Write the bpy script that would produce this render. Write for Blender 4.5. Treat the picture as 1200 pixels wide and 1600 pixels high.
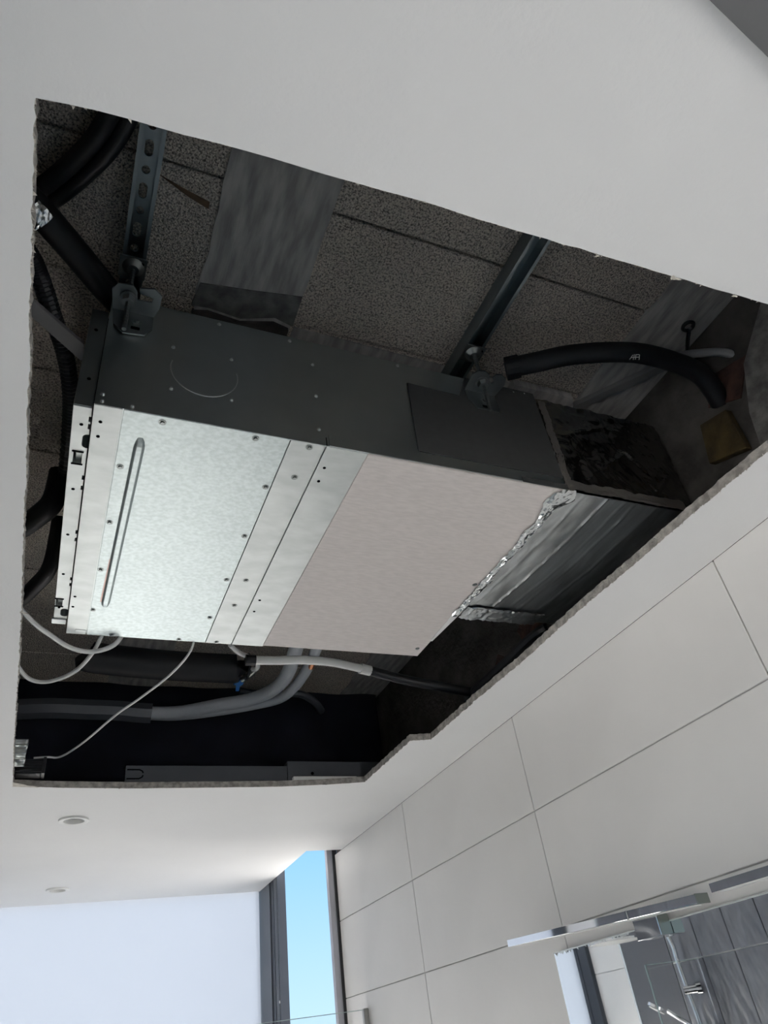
import bpy, bmesh, math, random
from mathutils import Vector, Matrix, noise
from mathutils.geometry import tessellate_polygon
random.seed(7)
SC = bpy.context.scene
COL = SC.collection
for o in list(bpy.data.objects): bpy.data.objects.remove(o)

# ------------------------------------------------------------------ frame of reference
# Plan units: 1 = height of the plasterboard ceiling above the camera (0.78 m).
S, ZC = 0.78, 1.62
def W(p): return Vector((p[0]*S, p[1]*S, ZC + p[2]*S))

# ------------------------------------------------------------------ camera
cam_d = bpy.data.cameras.new('camera'); cam = bpy.data.objects.new('camera', cam_d); COL.objects.link(cam)
V = Vector((-230, -1450, 1104)).normalized(); Yv = Vector((-588, 934, 1104)); Yv = (Yv - V*(Yv @ V)).normalized(); Xv = Yv.cross(V)
# rows of the world axes in image axes (right, down, forward) -> Blender camera axes (right, up, back)
right = Vector((Xv.x, Yv.x, V.x)); down = Vector((Xv.y, Yv.y, V.y)); fwd = Vector((Xv.z, Yv.z, V.z))
M = Matrix((right, -down, -fwd)).transposed().to_4x4(); M.translation = Vector((0, 0, ZC))
cam.matrix_world = M
cam_d.sensor_fit = 'VERTICAL'; cam_d.sensor_height = 24.0; cam_d.lens = 24.0*1104/1600
cam_d.clip_start = 0.02; cam_d.clip_end = 300
SC.camera = cam

# ------------------------------------------------------------------ light and exposure
w = bpy.data.worlds.new('sky'); SC.world = w; w.use_nodes = True
nt = w.node_tree; nt.nodes.clear()
tc = nt.nodes.new('ShaderNodeTexCoord'); sp = nt.nodes.new('ShaderNodeSeparateXYZ'); cr = nt.nodes.new('ShaderNodeValToRGB')
bg = nt.nodes.new('ShaderNodeBackground'); wo = nt.nodes.new('ShaderNodeOutputWorld')
nt.links.new(tc.outputs['Generated'], sp.inputs[0]); nt.links.new(sp.outputs['Z'], cr.inputs[0])
nt.links.new(cr.outputs[0], bg.inputs[0]); nt.links.new(bg.outputs[0], wo.inputs[0])
e = cr.color_ramp.elements; e[0].position = 0.0; e[0].color = (0.58, 0.82, 1.0, 1)
e[1].position = 1.0; e[1].color = (0.16, 0.38, 0.80, 1)
k = e.new(0.22); k.color = (0.30, 0.62, 1.0, 1)
bg.inputs['Strength'].default_value = 0.80
sun_d = bpy.data.lights.new('sun', 'SUN'); sun = bpy.data.objects.new('sun', sun_d); COL.objects.link(sun)
sun.rotation_euler = Vector((-0.70, -0.20, -0.90)).to_track_quat('-Z', 'Y').to_euler()
sun.location = (6, 6, 9)
sun_d.energy = 36.0; sun_d.color = (1.0, 0.965, 0.92); sun_d.angle = math.radians(0.6)
SC.view_settings.view_transform = 'Standard'; SC.view_settings.look = 'None'
SC.view_settings.exposure = 0.54; SC.view_settings.gamma = 1.0; SC.view_settings.use_curve_mapping = False

# ------------------------------------------------------------------ materials
def nodes(name):
    m = bpy.data.materials.new(name); m.use_nodes = True
    n = m.node_tree; b = n.nodes['Principled BSDF']
    return m, n, b
def mat(name, col, rough=0.6, metal=0.0, var=0.0, vscale=8.0, stretch=(1, 1, 1), bump=0.0, bscale=60.0, bstretch=None, bdist=0.002, spec=None, col2=None, detail=4.0):
    m, n, b = nodes(name)
    b.inputs['Base Color'].default_value = (*col, 1); b.inputs['Roughness'].default_value = rough; b.inputs['Metallic'].default_value = metal
    if spec is not None: b.inputs['Specular IOR Level'].default_value = spec
    t = n.nodes.new('ShaderNodeTexCoord')
    def tex(sc, st):
        mp = n.nodes.new('ShaderNodeMapping'); mp.inputs['Scale'].default_value = st
        nz = n.nodes.new('ShaderNodeTexNoise'); nz.inputs['Scale'].default_value = sc; nz.inputs['Detail'].default_value = detail
        n.links.new(t.outputs['Object'], mp.inputs[0]); n.links.new(mp.outputs[0], nz.inputs['Vector']); return nz
    if var or col2:
        nz = tex(vscale, stretch); r = n.nodes.new('ShaderNodeValToRGB')
        c2 = col2 or tuple(c*(1-var) for c in col)
        r.color_ramp.elements[0].position = 0.35; r.color_ramp.elements[0].color = (*c2, 1)
        r.color_ramp.elements[1].position = 0.65; r.color_ramp.elements[1].color = (*col, 1)
        n.links.new(nz.outputs['Fac'], r.inputs[0]); n.links.new(r.outputs[0], b.inputs['Base Color'])
    if bump:
        nz = tex(bscale, bstretch or (1, 1, 1)); bp = n.nodes.new('ShaderNodeBump')
        bp.inputs['Strength'].default_value = bump; bp.inputs['Distance'].default_value = bdist
        n.links.new(nz.outputs['Fac'], bp.inputs['Height']); n.links.new(bp.outputs[0], b.inputs['Normal'])
    return m
def glass_mat(name, tint=(1, 1, 1), refl=0.06):
    m = bpy.data.materials.new(name); m.use_nodes = True; n = m.node_tree; n.nodes.clear()
    tr = n.nodes.new('ShaderNodeBsdfTransparent'); tr.inputs[0].default_value = (*tint, 1)
    gl = n.nodes.new('ShaderNodeBsdfGlossy'); gl.inputs['Roughness'].default_value = 0.01
    fr = n.nodes.new('ShaderNodeFresnel'); fr.inputs['IOR'].default_value = 1.35
    mx = n.nodes.new('ShaderNodeMixShader'); o = n.nodes.new('ShaderNodeOutputMaterial')
    n.links.new(fr.outputs[0], mx.inputs[0]); n.links.new(tr.outputs[0], mx.inputs[1]); n.links.new(gl.outputs[0], mx.inputs[2]); n.links.new(mx.outputs[0], o.inputs[0])
    return m
def frosted_mat(name, col):
    m = bpy.data.materials.new(name); m.use_nodes = True; n = m.node_tree; n.nodes.clear()
    tr = n.nodes.new('ShaderNodeBsdfTranslucent'); tr.inputs[0].default_value = (*col, 1)
    df = n.nodes.new('ShaderNodeBsdfDiffuse'); df.inputs[0].default_value = (*col, 1)
    mx = n.nodes.new('ShaderNodeMixShader'); mx.inputs[0].default_value = 0.15; o = n.nodes.new('ShaderNodeOutputMaterial')
    n.links.new(tr.outputs[0], mx.inputs[1]); n.links.new(df.outputs[0], mx.inputs[2]); n.links.new(mx.outputs[0], o.inputs[0])
    return m
def block_mat(name, col):
    m, n, b = nodes(name); b.inputs['Roughness'].default_value = 0.95; b.inputs['Specular IOR Level'].default_value = 0.1
    t = n.nodes.new('ShaderNodeTexCoord')
    vo = n.nodes.new('ShaderNodeTexVoronoi'); vo.inputs['Scale'].default_value = 260
    nz = n.nodes.new('ShaderNodeTexNoise'); nz.inputs['Scale'].default_value = 230; nz.inputs['Detail'].default_value = 6; nz.inputs['Roughness'].default_value = 0.75
    n2 = n.nodes.new('ShaderNodeTexNoise'); n2.inputs['Scale'].default_value = 5
    for q in (vo, nz, n2): n.links.new(t.outputs['Object'], q.inputs['Vector'])
    r = n.nodes.new('ShaderNodeValToRGB'); r.color_ramp.elements[0].position = 0.40; r.color_ramp.elements[0].color = (col[0]*.22, col[1]*.22, col[2]*.22, 1)
    r.color_ramp.elements[1].position = 0.54; r.color_ramp.elements[1].color = (*col, 1)
    n.links.new(nz.outputs['Fac'], r.inputs[0])
    mx = n.nodes.new('ShaderNodeMix'); mx.data_type = 'RGBA'; mx.blend_type = 'MULTIPLY'; mx.inputs[0].default_value = 0.55
    r2 = n.nodes.new('ShaderNodeValToRGB'); r2.color_ramp.elements[0].color = (.6, .58, .56, 1); r2.color_ramp.elements[1].color = (1.15, 1.12, 1.1, 1)
    n.links.new(n2.outputs['Fac'], r2.inputs[0]); n.links.new(r.outputs[0], mx.inputs[6]); n.links.new(r2.outputs[0], mx.inputs[7]); n.links.new(mx.outputs[2], b.inputs['Base Color'])
    ad = n.nodes.new('ShaderNodeMath'); ad.operation = 'ADD'
    n.links.new(nz.outputs['Fac'], ad.inputs[0]); n.links.new(vo.outputs['Distance'], ad.inputs[1])
    bp = n.nodes.new('ShaderNodeBump'); bp.inputs['Strength'].default_value = 0.9; bp.inputs['Distance'].default_value = 0.004
    n.links.new(ad.outputs[0], bp.inputs['Height']); n.links.new(bp.outputs[0], b.inputs['Normal'])
    return m

MT = dict(
 plaster=mat('white_painted_plasterboard', (.78, .78, .775), .7, bump=.35, bscale=140, bdist=.0012, var=.03, vscale=2.5, spec=.3),
 core=mat('broken_gypsum_edge', (.50, .47, .43), .95, var=.45, vscale=60, bump=.9, bscale=180, bdist=.004),
 paper=mat('torn_board_paper', (.66, .62, .55), .9, var=.3, vscale=90),
 tile=mat('pale_stone_wall_tile', (.79, .775, .755), .42, var=.05, vscale=3, bump=.10, bscale=9, bdist=.003, spec=.35),
 grout=mat('grout', (.52, .51, .49), .95, var=.2, vscale=20),
 block=block_mat('porous_concrete_block', (.80, .735, .645)),
 beam=mat('smooth_cast_concrete', (.47, .455, .435), .8, var=.40, vscale=16, stretch=(3.5, .7, 1), bump=.6, bscale=60, bstretch=(4, .3, 1), bdist=.0016, spec=.15),
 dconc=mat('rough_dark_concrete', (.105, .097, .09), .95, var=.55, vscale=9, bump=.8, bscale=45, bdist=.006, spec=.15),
 mortar=mat('mortar_smear', (.21, .205, .195), .95, var=.5, vscale=30, bump=.9, bscale=80, bdist=.004, spec=.15),
 galv=mat('galvanised_sheet', (.50, .56, .562), .46, .9, var=.16, vscale=120, stretch=(.9, 1.1, 1), bump=.28, bscale=230, bstretch=(.8, 1.15, 1), bdist=.0008),
 galv2=mat('galvanised_strip', (.52, .55, .545), .50, .9, var=.14, vscale=22, stretch=(.6, 1.2, 1), bump=.10, bscale=60, bdist=.001),
 galvf=mat('galvanised_front', (.46, .50, .50), .30, .95, var=.06, vscale=12, bump=.03, bscale=25, bdist=.001),
 galvd=mat('galvanised_channel', (.30, .345, .36), .30, .95, var=.2, vscale=25, stretch=(1, .2, 1)),
 brk=mat('dull_zinc_bracket', (.24, .26, .26), .42, .95, var=.15, vscale=20), bright=mat('bright_zinc', (.80, .83, .82), .28, .9, var=.2, vscale=12),
 rust=mat('faint_rust_stain', (.60, .40, .34), .5, .5, var=.2, vscale=40),
 zinc=mat('zinc_plated_steel', (.26, .28, .275), .38, .95, var=.15, vscale=30),
 sheet=mat('grey_felt_sheet', (.66, .61, .585), .6, var=.10, vscale=120, stretch=(.35, 1.6, 1), bump=.25, bscale=240, bstretch=(.3, 1.4, 1), bdist=.001, spec=.3),
 sheetd=mat('dark_felt_sheet', (.055, .057, .057), .9, var=.08, vscale=60, spec=.2),
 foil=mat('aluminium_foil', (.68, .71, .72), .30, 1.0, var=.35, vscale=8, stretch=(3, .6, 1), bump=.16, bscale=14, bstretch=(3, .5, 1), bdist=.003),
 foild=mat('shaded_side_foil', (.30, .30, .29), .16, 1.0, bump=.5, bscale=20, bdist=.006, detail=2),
 foilc=mat('crumpled_foil_tape', (.80, .83, .84), .20, 1.0, bump=.8, bscale=30, bdist=.014, detail=1.5),
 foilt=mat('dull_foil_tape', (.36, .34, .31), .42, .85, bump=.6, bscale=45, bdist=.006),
 navy=mat('dark_navy_void_shade', (.008, .010, .020), .7, var=.4, vscale=6, spec=.2),
 black=mat('black_rubber', (.010, .011, .014), .55, var=.2, vscale=20, spec=.3),
 blackp=mat('black_plastic', (.012, .013, .016), .42, spec=.4),
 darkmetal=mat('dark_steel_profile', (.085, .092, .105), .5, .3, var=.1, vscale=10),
 greybar=mat('grey_painted_bar', (.20, .20, .20), .6, .2, var=.15, vscale=12),
 greypipe=mat('grey_plastic_pipe', (.24, .245, .25), .5),
 whitep=mat('white_plastic', (.72, .72, .70), .45),
 cable=mat('white_cable_sheath', (.62, .62, .61), .45),
 insul=mat('white_pipe_lagging', (.34, .36, .39), .75, bump=.6, bscale=70, bdist=.003),
 blue=mat('blue_plastic', (.02, .10, .30), .4),
 copper=mat('copper', (.55, .25, .13), .35, 1.0),
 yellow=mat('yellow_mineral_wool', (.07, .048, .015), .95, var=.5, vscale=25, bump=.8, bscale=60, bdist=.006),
 brown=mat('brown_stained_crack', (.17, .105, .06), .9, var=.4, vscale=40),
 brick=mat('red_brick_patch', (.085, .042, .032), .95, var=.6, vscale=30, bump=.8, bscale=60, bdist=.005),
 frame=mat('anthracite_frame', (.045, .052, .065), .45, spec=.4),
 frame2=mat('anthracite_frame_edge', (.085, .095, .115), .45, spec=.4), lintel=mat('grey_lintel', (.15, .15, .152), .6),
 framel=mat('grey_aluminium_frame', (.46, .46, .50), .45, .2),
 gasket=mat('rubber_gasket', (.02, .02, .022), .7),
 glass=glass_mat('clear_glass'), gedge=mat('polished_glass_edge', (.55, .66, .64), .2, spec=.6),
 blind=frosted_mat('white_blind_fabric', (.57, .60, .66)),
 mirror=mat('mirror_silver', (.86, .88, .88), .015, 1.0), medge=mat('mirror_edge', (.75, .78, .77), .25, .4),
 chrome=mat('chrome', (.80, .81, .83), .04, 1.0), chromed2=mat('smoked_chrome', (.55, .56, .58), .06, 1.0), chromed=mat('brushed_chrome_end', (.30, .33, .31), .25, .9),
 steel=mat('stainless_clip', (.45, .44, .42), .3, .9),
 shower=mat('dark_wavy_tile', (.175, .18, .20), .22, var=.12, vscale=10, bump=.55, bscale=11, bstretch=(1, 2.2, .8), bdist=.02, spec=.5, detail=1),
 dgrey=mat('plain_dark_tile', (.12, .122, .135), .35, spec=.4),
 paint=mat('painted_wall', (.80, .80, .78), .8),
 floor=mat('grey_floor_tile', (.50, .49, .475), .5, var=.08, vscale=3),
 ground=mat('pale_terrace_paving', (.36, .355, .345), .9, var=.1, vscale=2),
 bounce_damper=mat('dark_bounce_damper', (.14, .135, .13), .8, var=.2, vscale=6),
 lens=mat('downlight_lens', (.33, .33, .33), .4), hole=mat('cavity_shade', (.006, .006, .007), .9, spec=.0),  # near black: the shade of uncut holes and gaps put into colour
)

# ------------------------------------------------------------------ mesh helpers
class B:
    def __init__(s): s.v = []; s.f = []; s.m = []
    def add(s, vs, fs, mi=0):
        o = len(s.v); s.v += [Vector(p) for p in vs]; s.f += [[i+o for i in f] for f in fs]; s.m += [mi]*len(fs); return s
    def box(s, x0, x1, y0, y1, z0, z1, mi=0):
        vs = [(x, y, z) for z in (z0, z1) for y in (y0, y1) for x in (x0, x1)]
        return s.add(vs, [(0, 2, 3, 1), (4, 5, 7, 6), (0, 1, 5, 4), (2, 6, 7, 3), (0, 4, 6, 2), (1, 3, 7, 5)], mi)
    def prism(s, pts, ext, mi=0):
        ext = Vector(ext); n = len(pts); a = [Vector(p) for p in pts]
        vs = a + [p+ext for p in a]
        tris = [list(t) for t in tessellate_polygon([a])]
        nrm = Vector((0, 0, 0))
        for i in range(n): nrm += a[i].cross(a[(i+1) % n])
        fl = nrm.dot(ext) > 0
        def orient(t):
            q = (a[t[1]]-a[t[0]]).cross(a[t[2]]-a[t[0]])
            return t if q.dot(ext) < 0 else t[::-1]
        bot = [orient(t) for t in tris]
        fs = bot + [[i+n for i in t[::-1]] for t in bot]
        for i in range(n):
            j = (i+1) % n
            fs.append([i, j, j+n, i+n] if fl else [j, i, i+n, j+n])
        return s.add(vs, fs, mi)
    def tube(s, path, r, n=10, mi=0, flat=1.0, cap=True):
        P = [Vector(p) for p in path]; rings = []
        up = Vector((0, 0, 1))
        rr = r if isinstance(r, (list, tuple)) else [r]*len(P)
        prev = None
        for i, p in enumerate(P):
            t = (P[min(i+1, len(P)-1)] - P[max(i-1, 0)]).normalized()
            a = t.cross(up) if prev is None else prev - t*prev.dot(t)
            if a.length < 1e-4: a = t.cross(Vector((1, 0, 0)))
            a.normalize(); prev = a; b = a.cross(t)
            rings.append([p + (a*math.cos(2*math.pi*k/n) + b*math.sin(2*math.pi*k/n)*flat)*rr[i] for k in range(n)])
        vs = [q for g in rings for q in g]; fs = []
        for i in range(len(P)-1):
            for k in range(n):
                fs.append([i*n+k, (i+1)*n+k, (i+1)*n+(k+1) % n, i*n+(k+1) % n])
        if cap: fs += [list(range(n)), [len(vs)-1-k for k in range(n)]]
        return s.add(vs, fs, mi)
    def cyl(s, c, ax, r, h, n=16, mi=0, r2=None):
        c = Vector(c); ax = Vector(ax).normalized()
        return s.tube([c, c+ax*h], [r, r if r2 is None else r2], n, mi)
    def grid(s, fn, nu, nv, mi=0):
        vs = [fn(i/nu, j/nv) for j in range(nv+1) for i in range(nu+1)]
        fs = [[j*(nu+1)+i, j*(nu+1)+i+1, (j+1)*(nu+1)+i+1, (j+1)*(nu+1)+i] for j in range(nv) for i in range(nu)]
        return s.add(vs, fs, mi)
def smooth(pts, k=6):
    P = [Vector(p) for p in pts]; out = []
    for i in range(len(P)-1):
        p0, p1, p2, p3 = P[max(i-1, 0)], P[i], P[i+1], P[min(i+2, len(P)-1)]
        for j in range(k):
            t = j/k
            out.append(0.5*((2*p1) + (p2-p0)*t + (2*p0-5*p1+4*p2-p3)*t*t + (3*p1-p0-3*p2+p3)*t**3))
    return out + [P[-1]]
LOC = {}
def wl(o): return LOC[o.name]
def obj(name, b, m, parent=None, bevel=0, sm=False, base=False, recalc=True, label=None):
    ms = m if isinstance(m, (list, tuple)) else [m]
    vs = [W(p) for p in b.v]
    lo = Vector([min(v[i] for v in vs) for i in range(3)]); hi = Vector([max(v[i] for v in vs) for i in range(3)])
    c = (lo+hi)/2
    if base: c.z = lo.z
    me = bpy.data.meshes.new(name); me.from_pydata([v-c for v in vs], [], b.f)
    for mm in ms: me.materials.append(MT[mm])
    for p, i in zip(me.polygons, b.m): p.material_index = i
    if recalc or bevel:
        bm = bmesh.new(); bm.from_mesh(me)
        if recalc: bmesh.ops.recalc_face_normals(bm, faces=bm.faces)
        if bevel: bmesh.ops.bevel(bm, geom=list(bm.edges), offset=bevel*S, segments=1, affect='EDGES', clamp_overlap=True)
        bm.to_mesh(me); bm.free()
    if sm:
        for p in me.polygons: p.use_smooth = True
        try: me.set_sharp_from_angle(angle=math.radians(40))
        except Exception: pass
    o = bpy.data.objects.new(name, me); COL.objects.link(o); LOC[o.name] = c
    if parent:
        o.parent = parent; o.location = c - wl(parent)
    else: o.location = c
    if label: o['label'] = label
    return o
def copy_of(src, off, parent=None):
    o = src.copy(); COL.objects.link(o); c = wl(src) + Vector(off)*S; LOC[o.name] = c
    p = parent or src.parent
    if p: o.parent = p; o.location = c - wl(p)
    else: o.location = c
    return o
def thing(name, loc, label, cat, group=None):
    o = bpy.data.objects.new(name, None); COL.objects.link(o); o.empty_display_size = .05
    c = W(loc); o.location = c; LOC[o.name] = c
    return tag(o, label, cat, group)
def tag(o, label, cat, group=None):
    o['label'] = label; o['category'] = cat
    if group: o['group'] = group
    return o
def struct(name, b, m, parent=None, **k):
    o = obj(name, b, m, parent, **k); o['kind'] = 'structure'; return o
def cut(o, b):
    """punch the closed shapes of b out of o (a real hole)"""
    vs = [W(p) - wl(o) for p in b.v]
    me = bpy.data.meshes.new('cutter'); me.from_pydata(vs, [], b.f)
    bm = bmesh.new(); bm.from_mesh(me); bmesh.ops.recalc_face_normals(bm, faces=bm.faces); bm.to_mesh(me); bm.free()
    c = bpy.data.objects.new('cutter', me); COL.objects.link(c); c.matrix_world = Matrix.Translation(wl(o))
    par = o.parent; o.parent = None; o.location = wl(o)
    md = o.modifiers.new('holes', 'BOOLEAN'); md.object = c; md.operation = 'DIFFERENCE'; md.solver = 'EXACT'
    bpy.context.view_layer.update()
    dg = bpy.context.evaluated_depsgraph_get()
    new = bpy.data.meshes.new_from_object(o.evaluated_get(dg)); o.modifiers.clear(); old = o.data; o.data = new
    if len(new.polygons) < 6: print('CUT FAILED', o.name); o.data = old; new = old
    new.name = old.name; bpy.data.objects.remove(c)
    if par: o.parent = par; o.location = wl(o) - wl(par)
    return o
def slot(b, c, ax, along, r, half, depth, n=8):
    """oblong cutter: axis ax (unit), half length along direction"""
    c = Vector(c); ax = Vector(ax); al = Vector(along); pr = ax.cross(al); pts = []
    for k in range(n+1):
        a = -math.pi/2 + math.pi*k/n; pts.append(c + al*(half + r*math.cos(a)) + pr*r*math.sin(a) - ax*depth)
    for k in range(n+1):
        a = math.pi/2 + math.pi*k/n; pts.append(c + al*(-half + r*math.cos(a)) + pr*r*math.sin(a) - ax*depth)
    b.prism(pts, ax*2*depth); return b
def nz(x, y=0, z=0): return noise.noise(Vector((x, y, z)))

# ================================================================== SETTING
XL, XR, YB, YF, YN, XN = -.75, 1.655, -1.25, 5.5, 4.39, 1.43
ZF, ZS = -2.08, 1.66
struct('ground', B().box(-26, 30, -26, 40, -2.35, -2.22), 'ground')
struct('floor', B().box(XN+.06, 5.5, 2.5, 9.0, -2.218, -2.16), 'bounce_damper')  # unseen dark slab added outside to damp light bounced onto the ceiling
struct('floor', B().box(XL-.2, XR+.15, YB-.15, YN+.15, ZF-.12, ZF).box(XL-.2, XN+.05, YN+.15, YF+.1, ZF-.12, ZF), 'floor')

# --- plasterboard ceiling with the hacked opening and two downlight holes
def jag(pts, step, amp, seed):
    out = []
    for i in range(len(pts)-1):
        a, b = Vector(pts[i]), Vector(pts[i+1]); n = max(1, int((b-a).length/step)); d = (b-a).normalized(); q = Vector((-d.y, d.x))
        for k in range(n):
            p = a + (b-a)*k/n
            if k: p += q*amp*(nz(p.x*60+seed, p.y*60) + .7*nz(p.x*170+seed, p.y*170))
            out.append(p)
    return out
near = [(-.143, .482), (-.073, .473), (.006, .469), (.133, .461), (.254, .457), (.383, .450), (.542, .447), (.699, .441), (.861, .435), (1.085, .427), (1.432, .415)]
rightE = [(1.432, .415), (1.430, .751), (1.421, 1.02), (1.421, 1.218), (1.412, 1.517), (1.420, 1.838), (1.410, 2.177), (1.412, 2.584), (1.324, 2.600), (1.321, 3.126)]
far = [(1.321, 3.126), (1.143, 3.160), (.937, 3.183), (.763, 3.188), (.540, 3.191), (.277, 3.193), (.006, 3.178), (-.157, 3.155)]
left = [(-.157, 3.155), (-.155, 2.687), (-.150, 2.311), (-.146, 2.008), (-.144, 1.792), (-.143, 1.352), (-.141, 1.184), (-.144, 1.042), (-.140, .917), (-.144, .836), (-.143, .749), (-.144, .651), (-.143, .482)]
hole = jag(near, .03, .0018, 1) + jag(rightE, .014, .0055, 2) + jag(far, .025, .0022, 3) + jag(left, .012, .0030, 4)
outer = [Vector(p) for p in ((XL, YB), (XR, YB), (XR, YN), (XN, YN), (XN, YF), (XL, YF))]
DL = [(.095, 3.632), (.093, 5.067)]
rings = [[Vector((x + .049*math.cos(2*math.pi*k/24), y + .049*math.sin(2*math.pi*k/24))) for k in range(24)] for x, y in DL]
TH = .026
loops = [outer, hole] + rings
flat = [p for l in loops for p in l]
tris = tessellate_polygon([[Vector((p.x, p.y, 0)) for p in l] for l in loops])
b = B(); vs = [(p.x, p.y, 1.0) for p in flat]
# upper rim of the hole is broken a little differently from the lower one
top = []
for i, p in enumerate(flat):
    if len(outer) <= i < len(outer)+len(hole):
        c = Vector((.6, 1.7)); d = (p-c).normalized(); p = p + d*.004*(nz(p.x*50, p.y*50, 5)-.1)
    top.append((p.x, p.y, 1.0+TH))
n0 = len(flat); b.add(vs+top, [list(t) for t in tris] + [[i+n0 for i in t[::-1]] for t in tris])
off = 0
for l in loops:
    n = len(l)
    for i in range(n):
        j = (i+1) % n; b.f.append([off+i, off+j, off+j+n0, off+i+n0]); b.m.append(0 if l is outer else 1)
    off += n
ceil = struct('ceiling', b, ['plaster', 'core'])
# furry torn paper along the cut: stuff
b = B(); rnd = random.Random(3)
nn = len(jag(near, .03, 0, 1)); nr = len(jag(rightE, .014, 0, 1)); nf = len(jag(far, .025, 0, 1))
for i in range(len(hole)):
    p = hole[i]; q = hole[(i+1) % len(hole)]; d = (q-p)
    isleft = i > nn+nr+nf; isright = nn < i < nn+nr
    prob = 1.0 if isleft else (1.0 if isright else .35)
    reps = 3 if (isleft or isright) else 2
    for r in range(reps):
        if rnd.random() > prob: continue
        t = rnd.random(); a = p + d*t; L = rnd.uniform(.002, .007)*(1 if (isleft or isright) else .8); inw = Vector((-d.y, d.x)).normalized()
        if inw.dot(Vector((.6, 1.7))-a) < 0: inw = -inw
        wv = d.normalized()*rnd.uniform(.0012, .0035)
        z = 1.0 - .0005
        tip = a + inw*L*rnd.uniform(.1, 1) + d.normalized()*rnd.uniform(-.004, .004)
        b.add([(a.x-wv.x, a.y-wv.y, z+.001), (a.x+wv.x, a.y+wv.y, z+.001), (tip.x, tip.y, z - L*rnd.uniform(-.6, .9)), (a.x-inw.x*.002, a.y-inw.y*.002, z+.003)], [(0, 1, 2), (0, 2, 3), (1, 3, 2)])
fz = obj('torn_paper_edge', b, 'paper', ceil, recalc=False); fz['kind'] = 'stuff'
# a few longer loose flaps of paper on the cut edge
for (x, y, dx, dy, L) in ((.86, .433, .018, .008, .03), (-.147, 1.775, .02, .008, .025), (-.158, 3.158, .095, -.055, .03), (.70, .440, .006, .007, .02), (1.0, .429, .008, .006, .02)):
    bb = B().grid(lambda u, v: (x + dx*u + .003*nz(u*4, v*5, x), y + dy*v*(1-.85*u) + .002*nz(u*5, v*4, y), .9985 - .008*u*v*abs(nz(u*3+x, v*3)) - .004*u), 5, 4)
    obj('paper_flap', bb, 'paper', ceil, recalc=False)

# --- concrete floor slab above: ribs of smooth concrete, rows of hollow blocks between
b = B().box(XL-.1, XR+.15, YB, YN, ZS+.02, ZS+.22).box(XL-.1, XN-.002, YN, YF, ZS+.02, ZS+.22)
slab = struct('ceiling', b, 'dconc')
def wavy_plate(x0, x1, y0, y1, z0, z1, amp, seed, st=.06):
    """slab piece whose long sides wander"""
    n = max(2, int((y1-y0)/st)); pts = []
    for k in range(n+1):
        y = y0+(y1-y0)*k/n; pts.append((x0 + amp*nz(y*7+seed, 1) + amp*.5*nz(y*23+seed, 2), y, z0))
    for k in range(n+1):
        y = y1-(y1-y0)*k/n; pts.append((x1 + amp*nz(y*7+seed, 3) + amp*.5*nz(y*23+seed, 4), y, z0))
    return B().prism(pts, (0, 0, z1-z0))
for x0, x1 in ((-.62, -.40), (.165, .432)):
    obj('rib', wavy_plate(x0, x1, YB+.05, YN-.02, ZS-.006, ZS+.025, .014, x0*9), 'beam', slab)
obj('rib', wavy_plate(1.435, 1.70, YB+.05, YN-.02, ZS-.006, ZS+.025, .018, 31), 'beam', slab)
rows = [-.92+.3533*i for i in range(16)]
for bx0, bx1 in ((XL-.05, -.615), (-.405, .172), (.426, 1.445)):
    for i in range(len(rows)-1):
        if rows[i+1] > YN: break
        g = .0035
        bb = B().prism([(bx0, rows[i]+g, ZS), (bx1, rows[i]+g+.002*nz(i, bx0), ZS), (bx1, rows[i+1]-g*.5, ZS), (.5*(bx0+bx1), rows[i+1]-g-.003*nz(i*3, 2), ZS), (bx0, rows[i+1]-g, ZS)], (0, 0, .024))
        obj('block', bb, 'block', slab, bevel=.002)
# patch of darker mortar across the rib, and a brown stained crack
obj('mortar_patch', B().prism([(.165, 1.135, ZS-.010), (.30, 1.118, ZS-.010), (.433, 1.098, ZS-.010), (.435, 1.20, ZS-.010), (.38, 1.185, ZS-.010), (.29, 1.215, ZS-.010), (.20, 1.205, ZS-.010), (.155, 1.21, ZS-.010)], (0, 0, .012)), 'mortar', slab)
obj('mortar_patch', B().prism([(.160, 1.225, ZS-.02), (.20, 1.215, ZS-.02), (.29, 1.225, ZS-.02), (.38, 1.20, ZS-.02), (.425, 1.21, ZS-.02), (.43, 1.40, ZS-.02), (.17, 1.42, ZS-.02)], (0, 0, .02)), 'dconc', slab)
obj('crack', B().prism([(.024, .882, ZS-.003), (.08, .897, ZS-.003), (.145, .912, ZS-.003), (.146, .93, ZS-.003), (.09, .912, ZS-.003)], (0, 0, .006)), 'brown', slab, label='brown stained crack in the grey blocks')
obj('mortar_ledge', B().prism([(.44, 1.205, ZS-.006), (.9, 1.212, ZS-.006), (1.42, 1.215, ZS-.006), (1.42, 1.30, ZS-.006), (.44, 1.30, ZS-.006)], (0, 0, .01)), 'beam', slab)
obj('mortar_ledge', B().prism([(1.17, 1.20, ZS-.03), (1.40, 1.20, ZS-.03), (1.44, 1.26, ZS-.03), (1.17, 1.29, ZS-.03)], (0, 0, .028)), 'beam', slab)

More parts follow.
